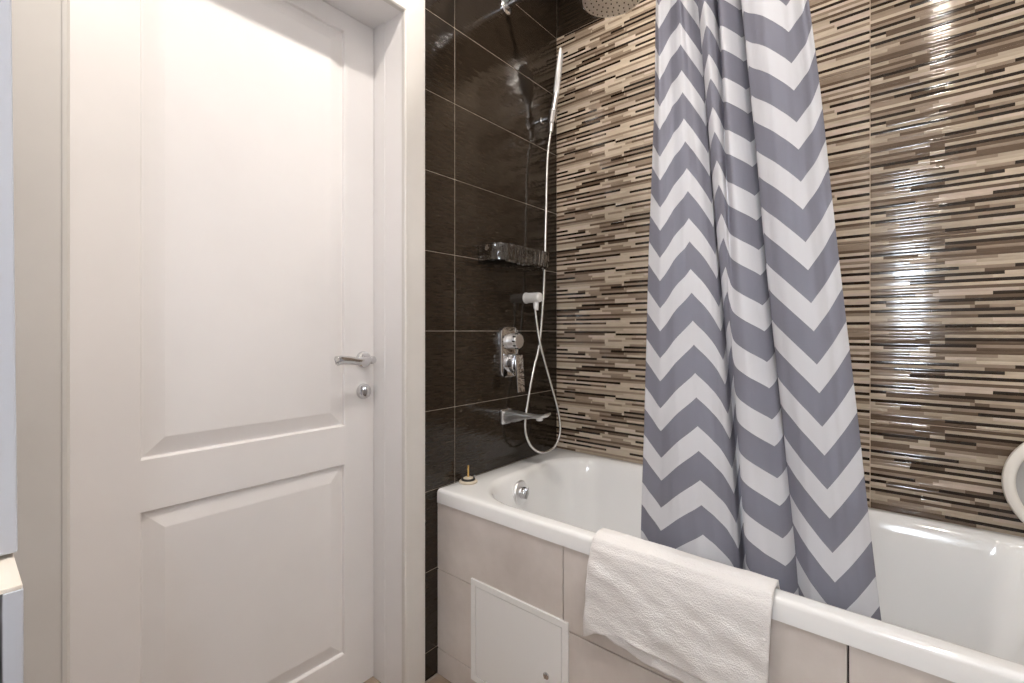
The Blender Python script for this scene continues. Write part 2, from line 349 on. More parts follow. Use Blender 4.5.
struct(obj('wall_right', BX(RX, RX + .12, FY - .1, .14, 0, CEIL), M['white_wall']))
bm = bmesh.new()     # wall_front, behind the camera, with an added window carrying the flash-like light
wx0, wx1, wz0, wz1 = 1.11, 1.27, 1.10, 1.52
box(bm, -.19, wx0, FY - .12, FY, 0, CEIL); box(bm, wx1, RX + .12, FY - .12, FY, 0, CEIL)
box(bm, wx0, wx1, FY - .12, FY, 0, wz0); box(bm, wx0, wx1, FY - .12, FY, wz1, CEIL)
struct(obj('wall_front', bm, M['white_wall']))
bm = bmesh.new(); w_ = .02
box(bm, wx0, wx0 + w_, FY - .06, FY + .005, wz0, wz1, bev=.002); box(bm, wx1 - w_, wx1, FY - .06, FY + .005, wz0, wz1, bev=.002)
box(bm, wx0 + w_, wx1 - w_, FY - .06, FY + .005, wz0, wz0 + w_, bev=.002); box(bm, wx0 + w_, wx1 - w_, FY - .06, FY + .005, wz1 - w_, wz1, bev=.002)
wn = struct(obj('added_window_1', bm, M['white_plastic']))
struct(obj('added_window_pane', BX(wx0 + w_, wx1 - w_, FY - .03, FY - .022, wz0 + w_, wz1 - w_), M['added_window_glass'], wn))
struct(obj('ceiling', BX(-.19, RX + .12, FY - .12, .14, CEIL, CEIL + .1), M['ceiling']))
fl = struct(obj('floor', BX(-.19, RX + .12, FY - .12, .14, -.1, -.004), M['grout']))
bm = bmesh.new()
for i in range(5):
    for j in range(6):
        x0 = .006 + i*.45; y1 = -.0 - j*.45
        if x0 >= RX: continue
        box(bm, x0 + g, min(x0 + .45, RX) - g, max(y1 - .45, FY) + g, y1 - g, -.006, 0, bev=.0007, seg=1)
struct(obj('floor_tiles', bm, M['floor_tile'], fl))

struct(obj('threshold_tiles', BX(-.19, .004, YO0 + .001, YO1 - .001, -.006, .006, bev=.001), M['floor_tile'], fl))
# ------------------------------------------------------------------ door, casing
LX, LY0, LY1 = -.139, -1.5598, YO1 - .0015
def panel_leaf(bm, x, y0, y1, z0, z1, pans, th=.04):
    """leaf with raised-and-fielded panels; pans: (y0,y1,z0,z1)"""
    ys = sorted({y0, y1} | {p[0] for p in pans} | {p[1] for p in pans}); zz = sorted({z0, z1} | {p[2] for p in pans} | {p[3] for p in pans})
    def q(*v): bm.faces.new([bm.verts.new(p) for p in v])
    for a, b in zip(ys, ys[1:]):
        for c, d in zip(zz, zz[1:]):
            if any(p[0] <= a and b <= p[1] and p[2] <= c and d <= p[3] for p in pans): continue
            q((x, a, c), (x, b, c), (x, b, d), (x, a, d))
    for (a, b, c, d) in pans:
        rings = [(0, 0), (.0025, -.0025), (.0035, -.0085), (.006, -.0095), (.043, -.0014), (.046, -.0008), (.050, -.0007)]
        rs = [[bm.verts.new((x + dx, yy, z_)) for yy, z_ in ((a+i, c+i), (b-i, c+i), (b-i, d-i), (a+i, d-i))] for i, dx in rings]
        for r1, r2 in zip(rs, rs[1:]):
            for k in range(4): bm.faces.new((r1[k], r1[(k+1) % 4], r2[(k+1) % 4], r2[k]))
        bm.faces.new(rs[-1])
    q((x - th, y0, z0), (x - th, y1, z0), (x - th, y1, z1), (x - th, y0, z1))
    for (a, b) in (((y0, z0), (y1, z0)), ((y1, z0), (y1, z1)), ((y1, z1), (y0, z1)), ((y0, z1), (y0, z0))):
        q((x, *a), (x, *b), (x - th, *b), (x - th, *a))
    bmesh.ops.remove_doubles(bm, verts=bm.verts, dist=1e-5)
bm = bmesh.new()
panel_leaf(bm, LX, LY0, LY1, .008, HEAD + .006, [(-1.4277, -.9303, .8205, 2.016), (-1.4277, -.9303, .13, .7055)])
door = obj('door_1', bm, M['door']); struct(door)
tag(door, 'white two-panel interior door with chrome lever handle', 'door')
# handle
hz, hy = 1.019, -.8685
rose = obj('door_handle', lathe(bmesh.new(), [(0, 0), (.0255, 0), (.0255, .004), (.0235, .009), (.018, .012), (.011, .013), (.0105, .04), (.012, .046), (.012, .054), (.009, .058), (0, .058)], (LX, hy, hz), (1, 0, 0)), M['chrome'], door, True)
struct(rose)
pts = spline([(LX+.050, hy + .004, hz), (LX+.052, hy-.020, hz + .001), (LX+.054, hy-.050, hz - .001), (LX+.053, hy-.080, hz + .003), (LX+.051, hy-.108, hz + .0045), (LX+.047, hy-.123, hz + .001)], 6)
bm = tube(bmesh.new(), pts, [.0098 + .0055*(i/(len(pts)-1))**1.5 if i < len(pts)-2 else .009 for i in range(len(pts))], 14)
for v in bm.verts: v.co.x = LX + .052 + (v.co.x - LX - .052) * .62
struct(obj('lever', bm, M['chrome'], rose, True))
tt = obj('lock_rose', lathe(bmesh.new(), [(0, 0), (.0245, 0), (.0245, .004), (.022, .010), (.014, .012), (0, .012)], (LX, hy + .001, .920), (1, 0, 0)), M['chrome'], door, True); struct(tt)
bm = BX(LX + .011, LX + .030, hy - .0035, hy + .0055, .905, .935, bev=.003); struct(obj('thumb_turn', bm, M['chrome'], tt, True))
# door lining (jambs + head) and stops
bm = bmesh.new()
for (a, b, s) in ((YO1, YO1 + .020, 1), (YO0 - .020, YO0, -1)):
    box(bm, -.078, .006, a, b, 0, HEAD + .02, bev=.001, seg=1)
    box(bm, -.19, -.082, a - (.004 if s < 0 else -.0005) , b + (.0005 if s < 0 else 0.0), 0, HEAD + .02, bev=.001, seg=1)
box(bm, -.078, .006, YO0, YO1, HEAD, HEAD + .02, bev=.001, seg=1)
box(bm, -.19, -.082, YO0, YO1, HEAD + .008, HEAD + .02, bev=.001, seg=1)
box(bm, -.083, -.077, YO1 + .002, YO1 + .018, 0, HEAD + .02)
box(bm, -.083, -.077, YO0 - .018, YO0 - .002, 0, HEAD + .02)
dl = struct(obj('trim_1', bm, M['door']))
# casing boards (architrave), mitred, with a small step near the inner edge
def casing(name, path_fn):
    bm = bmesh.new(); prof = [(0, .004), (0, .018), (.004, .021), (.010, .021), (.012, .0195), (.075, .0195), (.079, .017), (.081, .013), (.081, .0)]
    path_fn(bm, prof); return struct(obj(name, bm, M['casing']))
def vert_casing(y_in, s, ztop=HEAD):
    def f(bm, prof):
        lo = [bm.verts.new((x, y_in + s*w, 0)) for w, x in prof]; hi = [bm.verts.new((x, y_in + s*w, ztop + w)) for w, x in prof]
        for i in range(len(prof)-1): bm.faces.new((lo[i], lo[i+1], hi[i+1], hi[i]))
        bm.faces.new(lo); bm.faces.new(hi); bm.faces.new((lo[-1], lo[0], hi[0], hi[-1]))
    return f
def head_casing(bm, prof):
    lo = [bm.verts.new((x, YO0 - w, HEAD + w)) for w, x in prof]; hi = [bm.verts.new((x, YO1 + w, HEAD + w)) for w, x in prof]
    for i in range(len(prof)-1): bm.faces.new((lo[i], lo[i+1], hi[i+1], hi[i]))
    bm.faces.new(lo); bm.faces.new(hi); bm.faces.new((lo[-1], lo[0], hi[0], hi[-1]))
casing('trim_2', vert_casing(YO1, 1)); casing('trim_3', vert_casing(YO0, -1)); casing('trim_4', head_casing)

# ------------------------------------------------------------------ bathtub
TX1, TYF, TZ = 1.70, -.691, .600
NC, NS = 10, 8
def rrect(x0, x1, y0, y1, rl, rr, z):
    out = []
    cs = [(x1-rr, y1-rr, 0, rr), (x0+rl, y1-rl, 90, rl), (x0+rl, y0+rl, 180, rl), (x1-rr, y0+rr, 270, rr)]
    arcs = [[(cx + r*math.cos(R(a + 90*k/NC)), cy + r*math.sin(R(a + 90*k/NC))) for k in range(NC+1)] for cx, cy, a, r in cs]
    for i in range(4):
        out += arcs[i]
        p, q = arcs[i][-1], arcs[(i+1) % 4][0]
        out += [(p[0] + (q[0]-p[0])*k/NS, p[1] + (q[1]-p[1])*k/NS) for k in range(1, NS)]
    return [(x, y, z) for x, y in out]
e = .003
loops = [rrect(e+.03, TX1-.03, TYF+.03, -e-.03, .004, .004, .556),
         rrect(e, TX1, TYF, -e, .004, .004, .556), rrect(e, TX1, TYF, -e, .004, .004, .560), rrect(e, TX1, TYF, -e, .004, .004, .588),
         rrect(e+.001, TX1-.001, TYF+.0015, -e-.001, .005, .005, .594), rrect(e+.003, TX1-.003, TYF+.005, -e-.002, .006, .006, .5985), rrect(e+.006, TX1-.006, TYF+.010, -e-.004, .008, .008, .600),
         rrect(.080, 1.475, TYF+.030, -.028, .20, .12, .600),
         rrect(.084, 1.462, -.655, -.034, .195, .115, .5995), rrect(.092, 1.452, -.649, -.040, .19, .11, .597), rrect(.099, 1.443, -.645, -.047, .185, .11, .591),
         rrect(.105, 1.436, -.643, -.053, .18, .105, .580), rrect(.112, 1.425, -.641, -.060, .175, .105, .555), rrect(.124, 1.40, -.638, -.072, .165, .11, .50),
         rrect(.150, 1.34, -.630, -.095, .14, .12, .38), rrect(.178, 1.26, -.615, -.115, .13, .13, .27), rrect(.205, 1.20, -.595, -.135, .12, .12, .215),
         rrect(.25, 1.14, -.56, -.17, .10, .10, .190), rrect(.32, 1.05, -.50, -.23, .08, .08, .182), rrect(.45, .9, -.42, -.31, .03, .03, .178)]
bm = bmesh.new(); rs = [[bm.verts.new(p) for p in L_] for L_ in loops]; n = len(rs[0])
for a_, b_ in zip(rs, rs[1:]):
    for k in range(n): bm.faces.new((a_[k], a_[(k+1) % n], b_[(k+1) % n], b_[k]))
bm.faces.new(rs[-1])
tub = tag(obj('bathtub', bm, M['acrylic'], None, True), 'white acrylic bathtub with rounded inner end beside the dark tiled wall', 'bathtub')
# overflow knob (tilted with the tub end)
ox = .117; on = Vector((1, .10, .12)).normalized(); oc = (ox, -.40, .535)
of = obj('overflow_plate', lathe(bmesh.new(), [(0, -.006), (.041, -.006), (.042, .002), (.039, .006), (.034, .007), (0, .007)], oc, on), M['satin'], tub, True)
bm = lathe(bmesh.new(), [(0, .006), (.020, .006), (.0205, .020), (.018, .024), (.008, .025), (0, .025)], oc, on)
c2 = Vector(oc) + on*.026; u_, v_ = frame_of(on)
tube(bm, [c2 + Vector((0, -.006, -.019)), c2 + Vector((0, 0, 0)), c2 + Vector((0, .004, .019))], [.006, .0075, .006], 10)
obj('overflow_knob', bm, M['chrome'], of, True)
obj('drain_cover', lathe(bmesh.new(), [(0, 0), (.034, 0), (.033, .003), (.012, .005), (0, .005)], (.42, -.345, .1785), (0, 0, 1)), M['chrome'], tub, True)

# tiled bath panel
bm = BX(.002, TX1, TYF + .022, TYF + .034, 0, .5555)
bp = tag(obj('tub_apron', bm, M['dark_grout']), 'greige tiled panel closing the front of the bathtub', 'bath panel')
bm = bmesh.new(); pz = [0, .0845, .3400, .5556]
hx0, hx1, hz0, hz1 = .1585, .504, .060, .3635
for z0, z1 in zip(pz, pz[1:]):
    for x0, x1 in ((.002, .486), (.486, 1.085), (1.085, 1.684), (1.684, TX1)):
        box(bm, x0 + (.0017 if x0 > .01 else 0), x1 - .0017, TYF + .005, TYF + .024, z0 + .0017, z1 - .0017, bev=.0006, seg=1)
obj('tiles', bm, M['panel_tile'], bp)

# access hatch
hatch = thing('access_hatch', 'small white access hatch set in the tiled bath front', 'access hatch', (hx0, TYF + .005, hz0))
def off(bm):
    bmesh.ops.translate(bm, verts=bm.verts, vec=(-hx0, -(TYF + .005), -hz0)); return bm
yb, yf = TYF + .0052, TYF - .0015
bm = bmesh.new(); fw = .018
box(bm, hx0, hx0 + fw, yf, yb, hz0, hz1, bev=.0012); box(bm, hx1 - fw, hx1, yf, yb, hz0, hz1, bev=.0012)
box(bm, hx0 + fw - .001, hx1 - fw + .001, yf, yb, hz0, hz0 + fw, bev=.0012); box(bm, hx0 + fw - .001, hx1 - fw + .001, yf, yb, hz1 - fw, hz1, bev=.0012)
obj('frame', off(bm), M['white_plastic'], hatch)
bm = BX(hx0 + fw + .0018, hx1 - fw - .0018, yf + .001, yb, hz0 + fw + .0018, hz1 - fw - .0018, bev=.0012)
hd = obj('hatch_door', off(bm), M['white_plastic'], hatch)
bm = lathe(bmesh.new(), [(0, 0), (.009, 0), (.009, .003), (.007, .0045), (0, .0045)], (.437, yf + .001, .200), (0, -1, 0), 20)
box(bm, .4335, .4365, yf - .006, yf - .003, .194, .206, bev=.0008)
obj('latch', off(bm), M['chrome'], hd, True)

# ------------------------------------------------------------------ drain plug on the ledge
px, py = .038, -.582
pl = thing('bath_plug', 'cream bath plug with upright brass screw on the tub corner ledge', 'bath plug', (px, py, TZ))
obj('plug_disc', lathe(bmesh.new(), [(0, .0003), (.029, .0003), (.031, .002), (.031, .005), (.027, .0085), (.012, .0095), (0, .0095)], (0, 0, 0), (0, 0, 1)), M['cream'], pl, True)
obj('gasket', lathe(bmesh.new(), [(.014, .009), (.0225, .009), (.0235, .0115), (.0225, .014), (.014, .0145)], (0, 0, 0), (0, 0, 1)), M['rubber'], pl, True)
obj('cap', lathe(bmesh.new(), [(0, .009), (.0165, .009), (.0165, .016), (.012, .018), (0, .018)], (0, 0, 0), (0, 0, 1)), M['cream'], pl, True)
prof = [(0, .016)]
for i in range(21): prof += [(.0036, .017 + i*.0019), (.0030, .018 + i*.0019)]
prof += [(.003, .0575), (0, .058)]
obj('screw', lathe(bmesh.new(), prof, (0, 0, 0), (0, 0, 1), 12), M['brass'], pl, True)

# ------------------------------------------------------------------ mixer on the dark wall
my = -.333
mx_ = thing('shower_mixer', 'chrome wall-mounted bath mixer with diverter knob above a flat lever', 'shower mixer', (0, my, 1.03))
def rplate(bm, hw, z0, z1, r, x0, x1, bev):
    """rounded plate lying on the wall, local coords (x out of the wall)"""
    def ring(x, ins):
        out = []
        for cy, cz, a in ((hw-r, z1-r, 0), (-hw+r, z1-r, 90), (-hw+r, z0+r, 180), (hw-r, z0+r, 270)):
            for k in range(9): out.append(bm.verts.new((x, cy + (r-ins)*math.cos(R(a+k*90/8)), cz + (r-ins)*math.sin(R(a+k*90/8)))))
        return out
    rs = [ring(x0, 0), ring(x1 - bev, 0), ring(x1 - bev*.3, bev*.3), ring(x1, bev)]
    for p, q in zip(rs, rs[1:]):
        for k in range(len(p)): bm.faces.new((p[k], p[(k+1) % len(p)], q[(k+1) % len(p)], q[k]))
    bm.faces.new(rs[0]); bm.faces.new(rs[-1])
bm = bmesh.new(); rplate(bm, .052, -.098, .094, .030, .0, .014, .005)
obj('wall_plate', bm, M['chrome'], mx_, True)
obj('diverter_knob', lathe(bmesh.new(), [(0, .012), (.029, .012), (.029, .042), (.026, .044), (.026, .048), (.029, .050), (.029, .051), (.026, .055), (0, .056)], (0, .004, .040), (1, 0, 0), 40), M['satin'], mx_, True)
bm = bmesh.new()
for k in range(10):
    a = 2*math.pi*k/10; c = Vector((.050, .004 + .029*math.cos(a), .040 + .029*math.sin(a)))
    tube(bm, [c - Vector((.006, 0, 0)), c + Vector((.005, 0, 0))], .0032, 8)
obj('knob_ribs', bm, M['rubber'], mx_, True)
obj('cartridge_body', lathe(bmesh.new(), [(0, .012), (.036, .012), (.036, .018), (.035, .042), (.033, .046), (0, .047)], (0, .004, -.044), (1, 0, 0), 40), M['chrome'], mx_, True)
bm = bmesh.new()
pr = [(.066, -.004), (.078, -.004), (.098, -.148), (.091, -.150)]
def yplate(bm, prof, y0, y1, bev=.002):
    a = [bm.verts.new((x, y0, z)) for x, z in prof]; b = [bm.verts.new((x, y1, z)) for x, z in prof]; k = len(prof)
    bm.faces.new(a); bm.faces.new(b)
    for i in range(k): bm.faces.new((a[i], a[(i+1) % k], b[(i+1) % k], b[i]))
    bmesh.ops.bevel(bm, geom=bm.edges[:], offset=bev, segments=2, profile=.5, affect='EDGES')
yplate(bm, [(.045, -.012), (.056, -.012), (.066, -.150), (.059, -.151)], -.017, .025)
obj('lever', bm, M['chrome'], mx_, True)

# bath spout
sp = thing('bath_spout', 'chrome bath filler spout under the mixer with tapering flat neck', 'bath spout', (0, -.345, .785))
bm = bmesh.new(); rplate(bm, .030, -.029, .029, .010, 0, .007, .003); obj('wall_plate', bm, M['chrome'], sp, True)
bm = bmesh.new(); rings = []
for x, hw, zt, zb in ((.006, .023, .022, -.022), (.03, .023, .021, -.021), (.06, .022, .018, -.019), (.09, .021, .011, -.010), (.14, .020, .006, -.005), (.170, .020, .006, -.006), (.186, .019, .010, -.003), (.198, .017, .013, .006)):
    ring = []
    for k in range(24):
        a = 2*math.pi*k/24; cs, sn = math.cos(a), math.sin(a)
        sq = lambda v: math.copysign(abs(v)**.45, v)
        ring.append(bm.verts.new((x, hw*sq(cs), (zt+zb)/2 + (zt-zb)/2*sq(sn) + .10*x)))
    rings.append(ring)
for p, q in zip(rings, rings[1:]):
    for k in range(24): bm.faces.new((p[k], p[(k+1) % 24], q[(k+1) % 24], q[k]))
bm.faces.new(rings[0]); bm.faces.new(rings[-1])
obj('spout', bm, M['satin'], sp, True)
obj('aerator', lathe(bmesh.new(), [(0, 0), (.0125, 0), (.0125, .009), (.010, .011), (0, .010)], (.160, 0, .013), (0, 0, -1), 20), M['white_plastic'], sp, True)

# ------------------------------------------------------------------ hand shower with hose
hs = thing('hand_shower', 'slim white and chrome hand shower on its wall bracket with looping hose', 'hand shower', (0, -.20, 1.24))
O = Vector((0, -.20, 1.24))
def L3(x, y, z): return Vector((x, y, z)) - O
bm = lathe(bmesh.new(), [(0, 0), (.0225, 0), (.0225, .004), (.021, .006), (.020, .008), (.0200, .062), (.018, .070), (.010, .074), (0, .075)], L3(0, -.218, 1.24), (1, 0, 0), 28)
tube(bm, [L3(.050, -.218, 1.228), L3(.050, -.218, 1.205), L3(.050, -.217, 1.190)], [.012, .0105, .0085], 14)
obj('hose_outlet', bm, M['white_plastic'], hs, True)
# wall bracket holding the handset
bm = lathe(bmesh.new(), [(0, 0), (.014, 0), (.014, .005), (.010, .008), (.010, .045), (0, .045)], L3(0, -.115, 1.985), (1, 0, 0), 24)
tube(bm, [L3(.052, -.115, 1.962), L3(.057, -.115, 1.985), L3(.061, -.115, 2.008)], [.017, .0175, .019], 18)
obj('wall_bracket', bm, M['chrome'], hs, True)
hd_pts = spline([(.049, -.1155, 1.925), (.056, -.115, 1.98), (.066, -.112, 2.04), (.073, -.108, 2.085)], 6)
obj('handle', tube(bmesh.new(), [L3(*p) for p in hd_pts], [.0085 + .003*i/(len(hd_pts)-1) for i in range(len(hd_pts))], 16), M['satin'], hs, True)
# slim elongated head seen edge-on
bm = bmesh.new()
nrm = Vector((.83, .55, -.05)).normalized(); axis = Vector((.14, -.02, 1)).normalized(); side = axis.cross(nrm).normalized(); nrm = side.cross(axis).normalized()
rings = []
for t, hw, th in ((0, .012, .011), (.02, .017, .012), (.05, .027, .012), (.09, .034, .011), (.13, .035, .009), (.155, .031, .007), (.170, .020, .005), (.175, .008, .002)):
    c = L3(.071, -.1085, 2.078) + axis*t
    rings.append([bm.verts.new(c + side*hw*math.cos(2*math.pi*k/20) + nrm*th*math.copysign(abs(math.sin(2*math.pi*k/20))**.6, math.sin(2*math.pi*k/20))) for k in range(20)])
for p, q in zip(rings, rings[1:]):
    for k in range(20): bm.faces.new((p[k], p[(k+1) % 20], q[(k+1) % 20], q[k]))
bm.faces.new(rings[0]); bm.faces.new(rings[-1])
sh = obj('shower_head', bm, M['white_plastic'], hs, True)
bm = bmesh.new()
for i in range(6):
    for j in range(-2, 3):
        c = L3(.071, -.1085, 2.078) + axis*(.055 + i*.018) + side*(j*.010) + nrm*.0075
        lathe(bm, [(0, 0), (.0022, 0), (.0016, .006), (0, .006)], c, nrm, 6)
obj('nozzles', bm, M['grey_plastic'], sh)
hp = [(0.049, -0.1155, 1.93), (0.05, -0.1416, 1.8026), (0.05, -0.1507, 1.5977), (0.05, -0.159, 1.4024), (0.05, -0.1714, 1.2324), (0.05, -0.195, 1.0603), (0.05, -0.2281, 0.9747), (0.05, -0.2539, 0.8986), (0.05, -0.2792, 0.8049), (0.052, -0.291, 0.7533), (0.056, -0.29, 0.7117), (0.062, -0.2664, 0.6663), (0.068, -0.2228, 0.6356), (0.073, -0.1761, 0.6291), (0.076, -0.1245, 0.6417), (0.077, -0.0934, 0.6812), (0.076, -0.0882, 0.7254), (0.073, -0.102, 0.7926), (0.068, -0.1342, 0.8772), (0.064, -0.1737, 0.9723), (0.064, -0.2108, 1.0608), (0.056, -0.2198, 1.1316), (0.05, -0.2248, 1.1944)]
HOSE_PX = None
hps = spline(hp, 10)
obj('hose', tube(bmesh.new(), [L3(*p) for p in hps], .0052, 12), M['hose'], hs, True)

# ------------------------------------------------------------------ rain shower
ra = thing('rain_shower', 'round chrome rain shower head on a straight arm from the dark wall', 'rain shower', (0, -.345, 2.34))
obj('flange', lathe(bmesh.new(), [(0, 0), (.030, 0), (.030, .006), (.026, .010), (.014, .012), (0, .012)], (0, 0, 0), (1, 0, 0), 32), M['chrome'], ra, True)
pts = [(.005, 0, 0), (.36, 0, 0)] + [(.36 + .06*math.sin(R(a)), 0, -.06 + .06*math.cos(R(a))) for a in range(10, 91, 10)] + [(.42, 0, -.104)]
obj('arm', tube(bmesh.new(), pts, .0105, 18), M['chrome'], ra, True)
hc = Vector((.450, 0, -.155))
hx = Vector((.06, -.02, -1)).normalized()
bm = lathe(bmesh.new(), [(0, -.048), (.015, -.048), (.017, -.030), (.030, -.018), (.060, -.011), (.098, -.006), (.103, -.002), (.103, .005), (.099, .008), (0, .0075)], hc, hx, 64)
rh = obj('rain_head', bm, M['chrome'], ra, True)
obj('face_plate', lathe(bmesh.new(), [(0, .0085), (.0965, .0085), (.0985, .0078)], hc, hx, 64), M['satin'], rh, True)
bm = bmesh.new(); a1, b1 = frame_of(hx)
for ring_i, cnt in ((0, 1), (1, 6), (2, 12), (3, 18), (4, 24), (5, 30)):
    for k in range(cnt):
        a = 2*math.pi*k/max(cnt, 1) + ring_i*.2; r = ring_i*.0178
        lathe(bm, [(0, 0), (.0024, 0), (.0018, .002), (0, .002)], hc + hx*.0088 + (a1*math.cos(a) + b1*math.sin(a))*r, hx, 8)
obj('nozzles', bm, M['rubber'], rh)

# ------------------------------------------------------------------ clear soap shelf
sf = thing('soap_shelf', 'clear embossed acrylic soap shelf fixed to the dark tiles above the mixer', 'soap shelf', (0, -.336, 1.350))
bm = bmesh.new()
def shelf_loop(z, ins, closed_depth=.105):
    hl = .158 - ins; d = closed_depth - ins; r = .055
    pts = [(.001 + ins*.6, hl, z)]
    for k in range(11): a = R(90*k/10); pts.append((d - r + r*math.sin(a), hl - r + r*math.cos(a), z))
    for k in range(11): a = R(90 + 90*k/10); pts.append((d - r + r*math.sin(a), -hl + r + r*math.cos(a), z))
    pts[12:12] = [(d, (hl - r)*(1 - 2*k/24), z) for k in range(1, 24)]
    pts.append((.001 + ins*.6, -hl, z))
    return [(x + (.0022*math.sin(i*2.1) if 0 < i < len(pts)-1 else 0), y + .0015*math.cos(i*2.1), z_) for i, (x, y, z_) in enumerate(pts)]
ls = [shelf_loop(.0, .004), shelf_loop(.003, 0), shelf_loop(.060, -.004), shelf_loop(.063, -.002), shelf_loop(.060, .001), shelf_loop(.008, .005)]
rs = [[bm.verts.new(p) for p in l] for l in ls]; k_ = len(rs[0])
for p, q in zip(rs, rs[1:]):
    for k in range(k_): bm.faces.new((p[k], p[(k+1) % k_], q[(k+1) % k_], q[k]))
bm.faces.new(rs[0]); bm.faces.new(rs[-1])
obj('tray', bm, M['clear'], sf, True)
bm = bmesh.new()
for yy in (-.12, .12):
    obj('screw_cap', lathe(bmesh.new(), [(0, 0), (.008, 0), (.008, .003), (0, .004)], (.007, yy, .045), (1, 0, 0), 16), M['chrome'], sf, True)

# ------------------------------------------------------------------ curtain and rod
CY_ = .012
TOP = [(0, .6957, -.6), (.050, .7200, -.630), (.10, .7400, -.612), (.145, .7530, -.585), (.19, .772, -.592), (.24, .7929, -.570), (.275, .796, -.555), (.305, .800, -.590), (.335, .8260, -.625), (.365, .8400, -.600), (.385, .842, -.572), (.405, .856, -.610), (.43, .8862, -.572), (.455, .892, -.548), (.49, .892, -.575), (.525, .9033, -.618), (.57, .943, -.646), (.62, .9833, -.640), (.665, 1.004, -.615), (.71, 1.0135, -.598)]
BOT = [(0, .6622, -.600), (.050, .7150, -.615), (.10, .7620, -.632), (.145, .8116, -.635), (.19, .852, -.618), (.24, .8700, -.600), (.275, .8720, -.575), (.305, .8790, -.572), (.335, .8860, -.582), (.365, .8890, -.612), (.385, .899, -.632), (.405, .930, -.636), (.43, .9640, -.620), (.455, .9800, -.596), (.49, .985, -.568), (.525, .9767, -.598), (.57, 1.008, -.628), (.62, 1.0467, -.632), (.665, 1.078, -.622), (.71, 1.1075, -.600)]
TOP = [(s_, x - .006 - .009*math.sin(math.pi*min(1, s_/.71)*.9), y) for s_, x, y in TOP]
BOT = [(s_, x - .006 + .010*s_/.71, y) for s_, x, y in BOT]
ts, bs = spline(TOP, 8), spline(BOT, 8)
bm = bmesh.new(); uvl = bm.loops.layers.uv.verify(); NR = 96; Z1, Z0 = 2.262, .44; grid = []
for j in range(NR+1):
    z = Z1 + (Z0-Z1)*j/NR; w = (1.87 - z)/(1.87 - .75); row = []
    w2 = max(-.25, w); 
    for i, (t, b) in enumerate(zip(ts, bs)):
        s = t[0]; k = w2
        kk = k
        x = t[1] + (b[1]-t[1])*kk; y = t[2] + (b[2]-t[2])*min(kk, 1.0)
        q = Vector((s*6, z*2.2, 1.3)); y += .006*noise.noise(q) + .003*noise.noise(q*2.7) + .0045*noise.noise(Vector((s*34, z*1.6, 5))) + .0022*noise.noise(Vector((s*70, z*5, 9))); x += .004*noise.noise(q + Vector((7, 3, 1)))
        y = -.58 + (y + .6)*1.0
        y += .035*max(0., (Z0 + .16 - z))
        row.append((bm.verts.new((x, y, z)), s, z))
    grid.append(row)
for p, q in zip(grid, grid[1:]):
    for k in range(len(p)-1):
        f = bm.faces.new((p[k][0], p[k+1][0], q[k+1][0], q[k][0]))
        for l, src_ in zip(f.loops, (p[k], p[k+1], q[k+1], q[k])): l[uvl].uv = (src_[1], src_[2])
cur = thing('shower_curtain', 'grey and white chevron shower curtain gathered and hanging into the bathtub', 'shower curtain', (.86, -.58, 2.262))
c_ = obj('curtain_cloth', bm, M['curtain'], cur, True)
c_.data.polygons.foreach_set('use_smooth', [True]*len(c_.data.polygons))
for a in list(c_.data.attributes):
    if a.name == 'sharp_edge': c_.data.attributes.remove(a)
for v in c_.data.vertices: v.co -= Vector((.86, -.58, 2.262))
so = c_.modifiers.new('cloth', 'SOLIDIFY'); so.thickness = .0012
RZ = 2.30
for k in range(8):
    s = ts[min(len(ts)-1, int((k+.5)/8*len(ts)))]
    bm = bmesh.new(); x = .70 + k*.045
    tube(bm, [(x - .86, .019*math.cos(R(a)) + .0, RZ - 2.262 - .006 + .024*math.sin(R(a))) for a in range(0, 361, 15)], .0016, 8, cap=False)
    obj('ring', bm, M['chrome'], cur, True)
rod = thing('curtain_rod', 'straight chrome rod carrying the chevron curtain above the tub', 'curtain rod', (0, -.58, RZ))
obj('pole', tube(bmesh.new(), [(.004, 0, 0), (RX - .004, 0, 0)], .0125, 20), M['chrome'], rod, True)
for x, s in ((0, 1), (RX, -1)):
    obj('end_flange', lathe(bmesh.new(), [(0, 0), (.026, 0), (.026, .006), (.018, .018), (.0125, .022)], (x, 0, 0), (s, 0, 0), 24), M['chrome'], rod, True)

